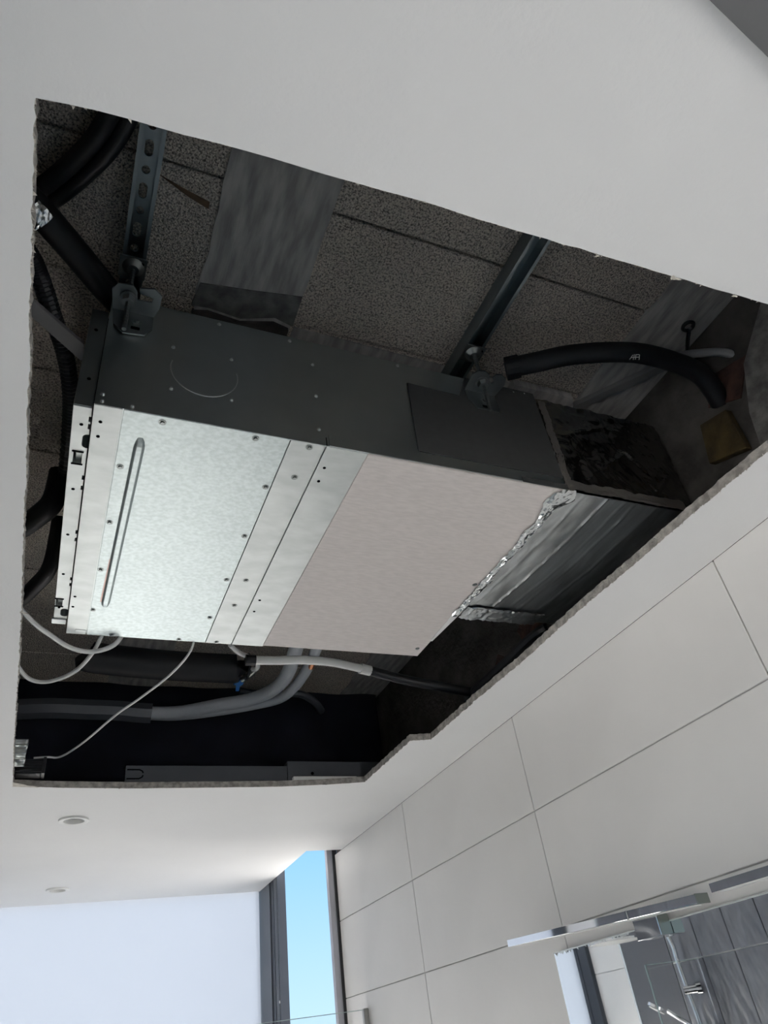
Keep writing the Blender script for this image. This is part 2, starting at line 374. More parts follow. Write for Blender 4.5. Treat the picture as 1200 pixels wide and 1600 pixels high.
# --- right wall: rough blockwork carrying big pale tiles below the ceiling
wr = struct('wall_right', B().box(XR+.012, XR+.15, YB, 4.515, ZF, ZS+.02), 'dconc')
obj('grout', B().box(XR+.006, XR+.0125, YB, 4.515, ZF, .998), 'grout', wr)
ty = [YB, -1.10+.0, .035, 1.174, 2.328, 3.455, 4.518]
tz = [ZF, -1.647, -1.267, -.887, -.507, -.127, .254, .635, 1.0015]
G = .0022
for i in range(len(ty)-1):
    for j in range(len(tz)-1):
        obj('tile', B().box(XR, XR+.011, ty[i]+G, ty[i+1]-G, tz[j]+G, tz[j+1]-G), 'tile', wr, bevel=.0012)
# red brick and plaster patches showing above the ceiling
obj('brick_patch', B().prism([(XR+.008, 1.93, 1.30), (XR+.008, 2.05, 1.36), (XR+.008, 2.16, 1.30), (XR+.008, 2.12, 1.20), (XR+.008, 1.98, 1.22)], (.006, 0, 0)), 'brick', wr, label='patch of bare red brick')
obj('brick_patch', B().prism([(XR+.008, 2.25, 1.22), (XR+.008, 2.33, 1.28), (XR+.008, 2.42, 1.20), (XR+.008, 2.34, 1.12)], (.006, 0, 0)), 'brick', wr, label='patch of bare red brick')
obj('brick_patch', B().prism([(XR+.008, .78, 1.46), (XR+.008, .90, 1.50), (XR+.008, .96, 1.42), (XR+.008, .86, 1.36)], (.006, 0, 0)), 'brick', wr, label='patch of bare red brick')
obj('plaster_patch', B().prism([(XR+.006, .45, 1.03), (XR+.006, .45, 1.60), (XR+.006, .66, 1.56), (XR+.006, .80, 1.44), (XR+.006, .86, 1.30), (XR+.006, .90, 1.10), (XR+.006, .92, 1.03)], (.008, 0, 0)), 'mortar', wr)

# --- remaining walls
wlft = struct('wall_left', B().box(XL-.15, XL, YB, -.95, ZF, ZS+.02).box(XL-.15, XL, -.95, .75, .62, ZS+.02).box(XL-.15, XL, .75, YF, ZF, ZS+.02), 'paint')
d2 = struct('fill_door_2', B().box(XL-.12, XL-.04, -.95, -.90, ZF, .62).box(XL-.12, XL-.04, .70, .75, ZF, .62).box(XL-.12, XL-.04, -.90, .70, .57, .62), 'frame')  # unseen glazed doorway added to bring fill daylight onto ceiling and tiles
struct('fill_door_leaf', B().box(XL-.10, XL-.09, -.90, .70, ZF+.01, .57), 'glass', d2)
struct('wall_back', B().box(XL-.15, XL+.25, YB-.15, YB, ZF, ZS+.02).box(XR-.25, XR+.15, YB-.15, YB, ZF, ZS+.02).box(XL+.25, XR-.25, YB-.15, YB, .62, ZS+.02), 'paint')
struct('wall_front', B().box(XN-.06, XR+.15, YN-.05, YN-.004, 1.0+TH, ZS+.03).box(XN-.06, XN-.004, YN-.004, YF-.06, 1.0+TH, ZS+.03).box(XL, XN-.004, YF-.06, YF-.002, 1.0+TH, ZS+.03), 'dconc')
# unseen back doorway, added as a source of fill daylight: frame and glass
dr = struct('fill_door_1', B().box(XL+.25, XL+.31, YB-.10, YB-.04, ZF, .62).box(XR-.31, XR-.25, YB-.10, YB-.04, ZF, .62).box(XL+.31, XR-.31, YB-.10, YB-.04, .56, .62).box(.40, .46, YB-.10, YB-.04, ZF, .56), 'frame')
struct('fill_door_leaf', B().box(XL+.31, .40, YB-.085, YB-.06, ZF+.01, .56), 'paint', dr); struct('fill_door_leaf', B().box(.46, XR-.31, YB-.085, YB-.06, ZF+.01, .56), 'glass', dr)
# left wall: pale tiles by the window, then the dark wavy shower tiles
for j in range(len(tz)-1):
    obj('tile', B().box(XL, XL+.011, 4.995+G, 5.369, tz[j]+G, tz[j+1]-G), 'tile', wlft, bevel=.0012)
obj('corner_trim', B().box(XL, XL+.014, 4.978, 4.996, ZF, .62), 'medge', wlft, label='pale tile edge trim')
obj('tile', B().box(XL, XL+.009, 4.50, 4.976, ZF+.01, .62), 'dgrey', wlft, label='plain dark grey tile')
yy = 4.49; 
while yy > 2.4:
    for z0, z1 in ((-.60, -.20), (-.19, .215), (.222, .62)):
        obj('tile', B().box(XL, XL+.010, yy-.283, yy-.003, z0, z1), 'shower', wlft, bevel=.0015, label='wavy dark grey tile')
    yy -= .287

# --- corner window: frosted front, clear side, anthracite frames
w1 = struct('window_1', B().box(XL, XN+.03, YF+.035, YF+.09, 1.02, 1.10).box(XL, XN+.03, YF+.035, YF+.09, ZF-.02, ZF+.05).box(XL, XN+.03, YF-.002, YF+.09, 1.165, 1.19), 'frame')
struct('glass_pane', B().box(XL+.05, XN, YF+.05, YF+.062, ZF+.05, 1.02), 'glass', w1)
struct('frame_post', B().box(XL-.02, XL+.05, YF-.02, YF+.09, ZF, 1.1).box(XL-.02, XL+.045, 5.37, YF-.02, ZF, .999), 'frame', w1)
w2 = struct('window_2', B().box(XN+.005, XN+.055, YN+.03, 4.84, ZF-.02, ZF+.05).box(XN+.005, XN+.055, YN, YF+.03, 1.10, 1.16), 'frame')
struct('frame_post', B().box(XN+.004, XN+.065, 5.255, 5.56, ZF, 1.11), 'frame2', w2)
struct('frame_post', B().box(XN+.012, XN+.065, 5.145, 5.253, ZF, 1.11).box(XN+.006, XN+.012, 5.17, 5.182, ZF, 1.11), 'frame', w2)
struct('frame_post', B().box(XN+.002, XN+.060, 5.072, 5.143, ZF, 1.11), 'frame', w2)
struct('frame_post', B().box(XN+.004, XN+.058, 5.055, 5.0715, ZF, 1.11), 'frame2', w2)
obj('screw', B().cyl((XN+.004, 5.075, .31), (-1, 0, 0), .008, .004, 8), 'whitep', w2, label='small white screw cover')
struct('trim_1', B().box(1.606, XR+.012, 4.526, 4.566, ZF, 1.12), 'framel')
struct('trim_2', B().box(1.640, XR+.012, 4.5165, 4.524, ZF, 1.12), 'gasket')

# --- dark door head against the ceiling by the camera
dv = Vector((.125, .0225)).normalized(); nv = Vector((dv.y, -dv.x)); a0 = Vector((.618, .089)) - dv*.45
def quad(a, l, wd, z): p = [a, a+dv*l, a+dv*l+nv*wd, a+nv*wd]; return [(q.x, q.y, z) for q in p]
struct('trim_3', B().prism(quad(a0, 1.2, .048, .988), (0, 0, .0115)), 'lintel')
struct('trim_4', B().prism(quad(a0+nv*.048, 1.2, .11, .984), (0, 0, .0155)), 'framel')

# ================================================================== AIR CONDITIONER
X0, X1, Y0, Y1, Z0, Z1 = -.038, 1.173, 1.146, 2.158, 1.150, 1.530
ac = thing('air_conditioner', ((X0+X1)/2, (Y0+Y1)/2, Z0), 'large galvanised ducted air conditioning unit hanging in the ceiling opening', 'air conditioner')
obj('casing', B().box(X0+.002, X1, Y0+.004, Y1, Z0+.006, Z1), 'galvf', ac)
obj('front_panel', B().box(X0, X1, Y0, Y0+.0035, Z0+.002, Z1-.001), 'galvf', ac)
def panel(name, x0, x1, m, z=Z0, y0=Y0+.001, y1=Y1, **k): return obj(name, B().box(x0, x1, y0, y1, z, z+.0055), m, ac, bevel=.0008, **k)
panel('end_strip', X0, .0195, 'galv2')
obj('end_tab', B().box(X0+.026, .018, 2.128, 2.156, Z0-.0012, Z0+.001), 'galv2', ac, bevel=.0005)
svc = panel('service_panel', .0215, .3895, 'galv')
RP = [(-.0150, .001), (-.0128, .0006), (-.0070, -.0066), (-.0055, -.0074), (.0055, -.0074), (.0070, -.0066), (.0128, .0006), (.0150, .001)]
def ribf(u, v):
    i = round(u*7); k = min(1, v*22, (1-v)*22); k = math.sin(k*math.pi/2)
    return (.067 - .008*v + RP[i][0]*(.55+.45*k), 1.224 + v*.756, Z0 + RP[i][1]*(k if RP[i][1] < 0 else 1))
rib = B().grid(ribf, 7, 60)
obj('stiffening_rib', rib, 'galv', svc, sm=False, recalc=False)
obj('rust_streak', B().add([(.0475, 1.72, Z0-.0006), (.0525, 1.72, Z0-.0006), (.0475, 1.95, Z0-.0006), (.0435, 1.95, Z0-.0006)], [(0, 1, 2, 3)]), 'rust', svc, recalc=False)
panel('joint_strip', .3915, .4765, 'galv2')
panel('trim_strip', .4795, .586, 'galv2')
panel('felt_sheet', .585, X1, 'sheet', z=Z0-.003, y1=2.145, label='taupe grey felt sheet glued on the underside')
obj('lip', B().box(.486, X1, Y0-.0025, Y0, Z0+.002, 1.188), 'galvf', ac)
obj('lip', B().box(1.03, X1+.004, Y0-.005, Y0-.0025, Z0-.001, 1.166), 'sheetd', ac)
obj('felt_sheet', B().prism([(.736, Y0-.0045, 1.446), (.90, Y0-.0045, 1.442), (.935, Y0-.0045, 1.528), (X1, Y0-.0045, 1.528), (X1, Y0-.0045, 1.189), (.727, Y0-.0045, 1.189)], (0, .003, 0)), 'sheetd', ac, label='matt dark felt sheet on the front')
# knock-out ring on the front
cx, cz, rr = .188, 1.318, .078
ring = [(cx+rr*math.cos(a*math.pi/24), Y0-.0003, cz+rr*math.sin(a*math.pi/24)) for a in range(22, 51)]
obj('knockout', B().cyl((cx, Y0, cz), (0, -1, 0), rr, .0009, 48), 'galvf', ac)
obj('knockout_edge', B().tube(ring, .0014, 5), 'bright', ac)  # rim's glint put into its colour with a brighter zinc
obj('slit', B().box(.4785, .4805, Y0-.001, Y0+.0005, 1.151, 1.178), 'hole', ac)
# screws: one mesh, copied
sb = B().cyl((0, 0, 0), (0, 0, -1), .0085, .0012, 10).cyl((0, 0, -.0012), (0, 0, -1), .0055, .003, 6, r2=.0042)
s0 = obj('screw', sb, 'zinc', ac)
base = wl(s0).copy(); org = W((0, 0, -.0021))
def put(src, p, rot=None, parent=ac):
    o = src.copy(); COL.objects.link(o); LOC[o.name] = W(p); o.parent = parent; o.location = W(p)-wl(parent)
    if rot: o.rotation_euler = rot
    return o
bs = [(.104, 1.164), (.311, 1.162), (.44, 1.16), (.034, 1.333), (.032, 1.554), (.030, 1.778), (.028, 2.001), (.378, 1.326), (.437, 1.273), (.376, 1.541), (.376, 1.764), (.432, 1.757), (.373, 1.991), (.431, 1.904), (.303, 2.148), (.426, 2.148), (.095, 2.148)]
s0.location = W((.104, 1.164, Z0-.002))-wl(ac)
for x, y in bs[1:]: put(s0, (x, y, Z0-.002))
for x, y in ((1.148, 1.64), (1.146, 2.086)): put(s0, (x, y, Z0-.005))
hb = B().cyl((0, 0, 0), (0, 0, -1), .0042, .0012, 8)
h0 = obj('hole_shade_disc', hb, 'hole', ac); h0.location = W((-.021, 1.196, Z0-.0002))-wl(ac)  # flat dark disc, nothing cut; the hole's shade is its colour
for x, y in ((-.022, 1.243), (-.026, 1.933), (-.028, 1.992), (.498, 1.221), (.500, 1.273), (.50, 1.86), (.50, 1.93)): put(h0, (x, y, Z0-.0002))
F = (-math.pi/2, 0, 0)
fs = [(.112, 1.385), (.251, 1.386), (.115, 1.242), (.252, 1.243), (.219, 1.512), (-.024, 1.184), (-.023, 1.163), (.038, 1.163), (.404, 1.512), (.463, 1.436), (.464, 1.318), (.463, 1.201), (.718, 1.515), (1.14, 1.52)]
f0 = obj('screw', sb, 'bright', ac); f0.location = W((1.10, Y0-.002, 1.515))-wl(ac); f0.rotation_euler = F; f0.scale = (.62, .62, 1.3)  # lighter zinc than the underside screws, their glint put into the colour
for x, z in fs:
    o = put(f0, (x, Y0-.002, z), F); o.scale = (.62, .62, 1.3)
# perforated side frame at the left end
sf = obj('side_frame', B().box(-.079, -.0405, 1.178, 2.122, 1.168, 1.50), 'galv2', ac, bevel=.001)
cb = B()
for (x, y) in ((-.060, 1.345), (-.0675, 2.005)):
    cb.box(x-.0095, x+.0095, y-.021, y+.021, 1.15, 1.26)
for (x, y) in ((-.043, 1.285), (-.050, 2.062)):
    slot(cb, (x, y, 1.17), (0, 0, 1), (0, 1, 0), .011, .012, .05)
for y in (1.213, 1.236, 1.414, 1.453, 1.638, 1.673, 1.868, 1.899, 2.108):
    cb.box(-.0455, -.035, y-.008, y+.008, 1.15, 1.19)
cut(sf, cb)
obj('frame_front', B().box(-.078, -.041, 1.1765, 1.1779, 1.172, 1.499), 'galvf', ac)
for (x, y) in ((-.060, 1.345), (-.0675, 2.005)):
    obj('clip', B().box(x-.0125, x+.0125, y-.0235, y-.020, 1.166, 1.1685), 'hole', sf)
    obj('clip', B().box(x-.0125, x+.0125, y+.020, y+.0235, 1.166, 1.1685), 'hole', sf)
    obj('clip', B().box(x-.004, x+.008, y-.019, y+.019, 1.178, 1.184), 'zinc', sf)
for (x, y) in ((-.059, 1.233), (-.062, 1.462), (-.063, 1.654), (-.064, 1.847), (-.066, 2.035)): put(h0, (x, y, 1.1678))
for (x, z) in ((-.062, 1.424), (-.058, 1.255)): put(h0, (x, 1.1762, z), F)
obj('end_tab', B().box(-.083, -.042, 2.100, 2.128, 1.164, 1.172), 'galv2', ac, bevel=.0006)
obj('side_gap_strip', B().box(-.0405, X0+.002, 1.18, 2.13, 1.20, 1.48), 'hole', ac)
# hanging brackets bolted to the front
def bracket(x, mirror_):
    m = -1 if mirror_ else 1
    def Xx(d): return x + d
    yf = Y0-.0075 if mirror_ else Y0-.0075
    if mirror_:
        pl = [(-.034, 1.472), (.066, 1.472), (.068, 1.405), (-.006, 1.402), (-.028, 1.432)]
        tab = [(-.034, yf), (-.040, 1.082), (-.028, 1.066), (-.008, 1.062), (.010, 1.070), (.022, 1.092), (.032, 1.098), (.036, 1.090), (.024, 1.078), (.030, 1.064), (.046, 1.060), (.064, 1.070), (.072, 1.090), (.066, yf)]
    else:
        pl = [(-.034, 1.470), (.060, 1.470), (.060, 1.425), (.044, 1.398), (-.004, 1.392), (-.026, 1.415)]
        tab = [(-.034, yf), (-.040, 1.085), (-.028, 1.066), (.004, 1.062), (.016, 1.080), (.018, 1.100), (.050, 1.098), (.052, 1.085), (.020, 1.080), (.020, 1.066), (.052, 1.058), (.070, 1.074), (.070, 1.108), (.060, yf)]
    br = obj('mounting_bracket', B().prism([(Xx(a), yf, c) for a, c in pl], (0, .0045, 0)).prism([(Xx(a), c, 1.470) for a, c in tab], (0, 0, .005)), 'brk', ac)
    obj('bolt', B().cyl((Xx(.022), yf, 1.437), (0, -1, 0), .012, .003, 6).cyl((Xx(.022), yf-.003, 1.437), (0, -1, 0), .007, .006, 8), 'zinc', br)
    obj('slot', B().box(Xx(.012), Xx(.032), yf-.0004, yf, 1.410, 1.420), 'hole', br)
bracket(0.0, False); bracket(.955, True)

# ================================================================== STRUT CHANNELS AND RODS
def channel(x, label):
    w_, h, t, lip = .0275, .052, .0045, .009
    zb = 1.601; pts = [(-w_, 0), (-w_, h), (w_, h), (w_, 0), (w_-lip, 0), (w_-lip, .006), (w_-t, .006), (w_-t, h-t), (-w_+t, h-t), (-w_+t, .006), (-w_+lip, .006), (-w_+lip, 0)]
    o = obj('strut_channel', B().prism([(x+a, .30, zb+c) for a, c in pts], (0, 1.95, 0)), 'galvd')
    cb = B(); y = .36; k = 0
    while y < 2.2:
        slot(cb, (x-.003, y, zb+h-.002), (0, 0, 1), (0, 1, 0), .0095, .010 if k % 2 else .0008, .02); y += .0515; k += 1
    cut(o, cb); return tag(o, label, 'metal rail', 'slotted rails the unit hangs from')
channel(-.003, 'slotted galvanised channel on the blocks, above the unit\'s left end')
channel(.955, 'slotted galvanised channel on the blocks, above the unit\'s right end')
def rod(x, lean, label):
    t = thing('threaded_rod', (x, 1.097, 1.345), label, 'hanger rod', 'threaded rods holding the unit')
    n = 46; zt = 1.60
    path = [(x + lean*k/n, 1.097, 1.352+(zt-1.352)*k/n) for k in range(n+1)]
    obj('rod', B().tube(path, [.0062 if k % 2 else .0052 for k in range(n+1)], 8), 'zinc', t)
    obj('nut', B().cyl((x, 1.097, 1.448), (0, 0, 1), .015, .016, 6).cyl((x, 1.097, 1.464), (0, 0, 1), .020, .004, 16), 'zinc', t)
    obj('plate', B().box(x-.033, x+.030, 1.070, 1.128, 1.590, 1.5955).cyl((x, 1.097, 1.578), (0, 0, 1), .014, .012, 20, r2=.026), 'zinc', t, sm=True)
    obj('hole', B().cyl((x+.020, 1.082, 1.5898), (0, 0, -1), .004, .001, 8), 'hole', t)
rod(-.002, .001, 'threaded steel rod and square plate under the left channel')
rod(.955, .001, 'threaded steel rod and square plate under the right channel')

# ================================================================== FOIL DUCT
dx0, dx1, dy0, dy1, dz0, dz1 = 1.176, 1.650, 1.150, 1.835, 1.152, 1.515
dt = thing('foil_duct', ((dx0+dx1)/2, (dy0+dy1)/2, dz0), 'flat duct wrapped in silver foil between the unit and the right wall', 'duct')
obj('duct_body', B().box(dx0, dx1, dy0+.004, dy1-.004, dz0+.004, dz1), 'foil', dt)
cre = [(.13, .0025), (.30, .004), (.44, .002), (.52, .003), (.68, .0025), (.86, .002)]
def fb(u, v):
    x = dx0 + (dx1-dx0)*u; z = dz0 - .002
    uu = u + .10*v - .04*math.sin(v*3) + .012*nz(v*5, u*3)
    for c, h in cre: z -= h*math.exp(-((uu-c)/.006)**2)*(.6+.6*nz(v*4, c*9))
    z += .0022*nz(u*4, v*5, 1) + .0022*nz(u*16, v*14, 2)*max(0, 1-u*2.2)
    return (x, dy0 + (dy1-dy0)*v, z)
obj('foil_sheet', B().grid(fb, 90, 60), 'foil', dt, sm=True, recalc=False)
def ff(u, v):
    y = dy0 - .001 - .009*abs(nz(u*6, v*4, 7)) - .006*abs(nz(u*17+v*6, v*12, 3))
    for (a, c, s) in ((.45, .4, .9), (.62, .5, -1.1), (.8, .25, 1.3), (.3, .7, .6)):
        d = (v-c) - s*(u-a); y -= .006*math.exp(-(d/.02)**2)*math.exp(-((u-a)/.12)**2)
    return (dx0 + (dx1-dx0)*u, y, dz0 + (dz1-dz0)*v)
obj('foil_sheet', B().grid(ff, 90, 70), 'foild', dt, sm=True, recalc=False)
# crumpled tape along the joint with the unit (underneath), ragged outline
pl = [(1.150, 1.100), (1.120, 1.20)]
def tape(u, v):
    y = 1.138 + .70*v
    wl_ = .012 + .020*max(0, nz(v*9, 1)) + .022*math.exp(-((v-.10)/.07)**2) + .006*nz(v*45, 2); wr_ = .016 + .018*max(0, nz(v*8, 4)) + .03*math.exp(-((v-.05)/.05)**2)
    x = 1.172 - wl_ + (wl_+wr_)*u + .006*nz(v*11, 8)
    z = Z0 - .0065 - .004*abs(nz(u*3+v*26, v*20, 3)) - .006*abs(nz(v*40, u*5, 9))*(1-abs(2*u-1)) + (.003*(u > .8))
    return (x, y, z)
obj('foil_tape', B().grid(tape, 12, 110), 'foilc', dt, sm=True, recalc=False, label='bright crumpled foil tape')
def tape2(u, v):
    return (1.190 + .31*u, 1.768 + .078*v + .008*nz(u*9, v*2), dz0 - .008 - .006*abs(nz(u*14, v*6, 2)) - .004*nz(u*30, v*14, 5))
obj('foil_tape', B().grid(tape2, 50, 14), 'foil', dt, sm=True, recalc=False, label='grey foil tape along the far edge')
def tape3(u, v):
    return (1.172 + .026*u + .010*v - .006*nz(v*7, 2) + .004*nz(v*30, u), dy0 - .007 - .004*abs(nz(u*4, v*20, 1)) - .003*nz(v*40, u*6), dz0 - .004 + .355*v)
obj('foil_tape', B().grid(tape3, 8, 60), 'foilt', dt, sm=True, recalc=False, label='dull upright foil tape')
def tape4(u, v):
    return (1.185 + .42*u, dy0 - .008 - .004*abs(nz(u*16, v*4, 4)) - .005*max(0, nz(u*9, v*3)), dz0 - .002 + (.034 + .012*nz(u*10, 3))*v)
obj('foil_tape', B().grid(tape4, 60, 6), 'foilt', dt, sm=True, recalc=False, label='dull foil tape along the lower front edge')
obj('insulation_edge', B().prism([(1.160, 1.80, Z0-.006), (1.186, 1.80, Z0-.006), (1.184, 1.86, Z0-.006), (1.175, 2.02, Z0-.006), (1.168, 2.02, Z0-.006)], (0, 0, .012)), 'whitep', dt, label='white strip of torn liner')

# ================================================================== RIGHT SIDE OF THE VOID
hp = smooth([(1.045, 1.075, 1.53), (1.115, 1.025, 1.525), (1.205, .966, 1.52), (1.352, .906, 1.51), (1.478, .890, 1.50), (1.585, .888, 1.475), (1.640, .905, 1.435), (1.675, .925, 1.41)], 8)
ho = thing('insulated_hose', (1.35, .92, 1.45), 'thick black foam hose arching from the unit to the right wall', 'hose')
obj('hose', B().tube(hp, .030, 14), 'black', ho, sm=True)
obj('cuff', B().tube([(1.040, 1.079, 1.53), (1.072, 1.056, 1.528)], .035, 14), 'black', ho)
# the small white print on it, as raised strokes
mk = B()
for (a, c, d, f) in ((0, 0, .010, .014), (.010, 0, .014, .016), (.016, .001, .018, .016), (.004, .006, .018, .008), (.018, .008, .026, .009), (.018, .015, .027, .016), (.026, .001, .028, .016)):
    q = Vector((1.352, .906, 1.51)); t = Vector((.95, -.25, -.05)).normalized(); up = Vector((.13, .55, -.8)); vw = Vector((-.6, -.45, -.75)).normalized()
    up = (Vector((-.2, -.6, .75)) - vw*Vector((-.2, -.6, .75)).dot(vw)).normalized(); tt = (t - vw*t.dot(vw)).normalized()
    p1 = q + vw*.031 + tt*a + up*(c-.02); p2 = q + vw*.031 + tt*d + up*(f-.02)
    mk.tube([p1, p2], .0011, 5)
obj('print', mk, 'cable', ho, label='small white printed mark')
tag(obj('conduit', B().tube(smooth([(1.545, .905, 1.555), (1.60, .868, 1.545), (1.655, .83, 1.525), (1.685, .81, 1.49)], 6), .013, 10), 'greypipe', sm=True), 'thin grey conduit curving into the hole in the right wall', 'conduit')
tag(obj('cable_loop', B().tube(smooth([(1.565, .835, 1.60), (1.575, .86, 1.585), (1.60, .90, 1.57)], 5), .006, 8).tube([(1.555+.016*math.cos(a*math.pi/8), .825+.016*math.sin(a*math.pi/8), 1.605) for a in range(17)], .006, 6), 'blackp', sm=True), 'short black cable looped through a ring under the concrete', 'cable')
tag(obj('flat_bar', B().prism([(1.405, 1.255, 1.632), (1.432, 1.268, 1.632), (1.648, .994, 1.632), (1.620, .972, 1.632)], (0, 0, .018)), 'greybar', bevel=.001), 'pale grey flat bar under the concrete behind the black hose', 'metal bar')
tag(obj('insulation_board', B().prism([(1.635, .995, 1.372), (1.635, .901, 1.347), (1.635, .905, 1.199), (1.635, 1.027, 1.244)], (.025, 0, 0)), 'yellow', bevel=.002), 'yellow mineral wool board against the right wall', 'insulation')

# ================================================================== LEFT SIDE OF THE VOID
t = thing('twin_hose', (-.15, .86, 1.56), 'black twin hose curving across the blocks in the top left corner', 'hose')
ha = [(-.075, .60, 1.60), (-.078, .66, 1.605), (-.085, .740, 1.61), (-.113, .818, 1.615), (-.149, .882, 1.62), (-.189, .940, 1.622), (-.228, .989, 1.625), (-.30, 1.06, 1.625)]
obj('hose', B().tube(smooth(ha, 5), .021, 12), 'black', t, sm=True)
obj('hose', B().tube(smooth([(x+.030, y+.020, z+.004) for x, y, z in ha], 5), .019, 12), 'blackp', t, sm=True)
t = thing('insulated_pipe', (-.1, 1.1, 1.53), 'broad black insulated pipe running from the left cut edge to behind the unit', 'pipe')
obj('pipe', B().tube(smooth([(-.33, .87, 1.525), (-.223, .960, 1.532), (-.169, 1.018, 1.538), (-.113, 1.085, 1.548), (-.055, 1.160, 1.562), (-.02, 1.195, 1.566), (.02, 1.235, 1.566)], 5), .033, 14), 'black', t, sm=True)
def fg(u, v): a = u*2.4+3.4; r = .041+.006*abs(nz(u*7, v*9)); return (-.203-.03*v + r*math.cos(a)*.75, .995-.03*v - r*math.cos(a)*.7, 1.533 + r*math.sin(a))
obj('foil_scrap', B().grid(fg, 14, 8), 'foilc', t, recalc=False, label='scrap of crumpled foil')
cp = smooth([(-.29, .95, 1.455), (-.221, 1.029, 1.46), (-.192, 1.094, 1.465), (-.157, 1.211, 1.468), (-.126, 1.325, 1.472), (-.108, 1.46, 1.48), (-.104, 1.60, 1.49), (-.105, 1.80, 1.50)], 20)
tag(obj('corrugated_conduit', B().tube(cp, [.022 if k % 2 else .018 for k in range(len(cp))], 10), 'blackp'), 'black corrugated conduit hanging beside the unit\'s left end', 'conduit')
tag(obj('flat_bar', B().prism([(-.293, 1.055, 1.425), (-.303, 1.088, 1.425), (-.085, 1.285, 1.425), (-.085, 1.230, 1.425)], (0, 0, .012)), 'greybar', bevel=.001), 'dull grey flat bar slanting behind the unit\'s left end', 'metal bar')
for pts, r, lab in (([(-.33, 2.22, 1.46), (-.23, 2.068, 1.45), (-.172, 1.985, 1.455), (-.132, 1.925, 1.48), (-.125, 1.90, 1.58)], .034, 'thick black hose left of the unit, nearer the middle of its side'),
                    ([(-.33, 2.58, 1.42), (-.228, 2.446, 1.40), (-.160, 2.304, 1.40), (-.118, 2.18, 1.41), (-.112, 2.10, 1.55)], .026, 'thinner black hose left of the unit, close to the white cables')):
    tag(obj('hose', B().tube(smooth(pts, 6), r, 12), 'black', sm=True), lab, 'hose')

# ================================================================== BEHIND THE UNIT
def cab(name, pts, r, m, label, cat='cable', k=8): return tag(obj(name, B().tube(smooth(pts, k), r, 8), m, sm=True), label, cat)
cab('cable', [(-.20, 1.93, 1.16), (-.166, 1.979, 1.125), (-.123, 2.058, 1.12), (-.086, 2.112, 1.12), (-.019, 2.194, 1.12), (.047, 2.212, 1.12), (.108, 2.175, 1.13), (.14, 2.19, 1.20)], .0075, 'cable', 'white cable drooping nearest the unit\'s left corner')
cab('cable', [(-.21, 2.25, 1.15), (-.174, 2.331, 1.125), (-.133, 2.431, 1.12), (-.074, 2.449, 1.12), (.001, 2.366, 1.12), (.048, 2.24, 1.13), (.075, 2.185, 1.19)], .0068, 'cable', 'white cable in the lower loop at the left cut edge')
cab('thin_cable', [(-.10, 3.165, 1.115), (-.05, 3.168, 1.12), (.001, 3.160, 1.12), (.075, 2.999, 1.12), (.167, 2.719, 1.12), (.237, 2.549, 1.12), (.308, 2.354, 1.12), (.348, 2.19, 1.13), (.36, 2.17, 1.20)], .0042, 'cable', 'thin pale wire slanting from the far corner up to the unit')
t = thing('drain_pipe', (.95, 2.55, 1.28), 'white plastic drain pipe ending in a black tube behind the unit', 'pipe')
dp = smooth([(.655, 2.558, 1.30), (.743, 2.549, 1.30), (.858, 2.530, 1.30), (.985, 2.535, 1.30), (1.11, 2.561, 1.295), (1.150, 2.568, 1.292)], 6)
obj('pipe', B().tube(dp, .0175, 12), 'whitep', t, sm=True)
obj('collar', B().tube([(1.118, 2.562, 1.294), (1.165, 2.571, 1.290)], .0225, 14), 'whitep', t)
obj('collar', B().tube([(.625, 2.56, 1.30), (.665, 2.557, 1.30)], .022, 12), 'blackp', t, label='black pipe collar')
obj('pipe', B().tube(smooth([(1.155, 2.57, 1.291), (1.33, 2.57, 1.255), (1.47, 2.53, 1.215), (1.60, 2.49, 1.176)], 5), .021, 12), 'blackp', t, sm=True, label='black end of the drain pipe')
cab('wall_pipe', [(1.615, 2.56, 1.17), (1.60, 2.49, 1.172), (1.60, 2.35, 1.172), (1.60, 2.2, 1.174), (1.60, 1.99, 1.180), (1.625, 1.93, 1.185)], .020, 'blackp', 'black pipe running low along the right wall', 'pipe')
i1 = [(.84, 2.45, 1.40), (.862, 2.652, 1.40), (.890, 2.849, 1.40), (.878, 3.021, 1.40), (.803, 3.152, 1.40), (.654, 3.241, 1.40), (.50, 3.335, 1.40), (.36, 3.37, 1.405), (.28, 3.38, 1.41)]
i2 = [(.93, 2.45, 1.40), (.950, 2.639, 1.40), (.965, 2.775, 1.40), (.967, 2.962, 1.40), (.936, 3.124, 1.40), (.833, 3.215, 1.40), (.667, 3.309, 1.40), (.50, 3.375, 1.40), (.40, 3.395, 1.405), (.31, 3.40, 1.41)]
tag(obj('lagged_pipe', B().tube(smooth(i1, 6), .031, 12), 'insul', sm=True), 'pale lagged pipe, the inner one of the bent pair behind the unit', 'pipe', 'lagged pipes')
t = tag(obj('lagged_pipe', B().tube(smooth(i2, 6), .024, 12), 'insul', sm=True), 'pale lagged pipe, the outer one of the bent pair behind the unit', 'pipe', 'lagged pipes')
obj('bare_joint', B().tube([(.955, 2.68, 1.378), (.962, 2.74, 1.376)], .014, 8), 'copper', t, label='short bare copper gap in the lagging')
t = thing('black_tank', (.38, 2.95, 1.42), 'black cylindrical pump lying behind the unit', 'pump')
obj('body', B().tube(smooth([(.04, 2.93, 1.47), (.08, 2.94, 1.46), (.35, 2.95, 1.45), (.64, 2.93, 1.44), (.675, 2.925, 1.44)], 4), [.03, .05, .065] + [.065]*11 + [.062, .058, .04], 16), 'black', t, sm=True)
obj('ring', B().tube([(.715+.0*math.cos(a), 2.90+.055*math.cos(a*math.pi/10), 1.44+.055*math.sin(a*math.pi/10)) for a in range(21)], .007, 6), 'blackp', t)
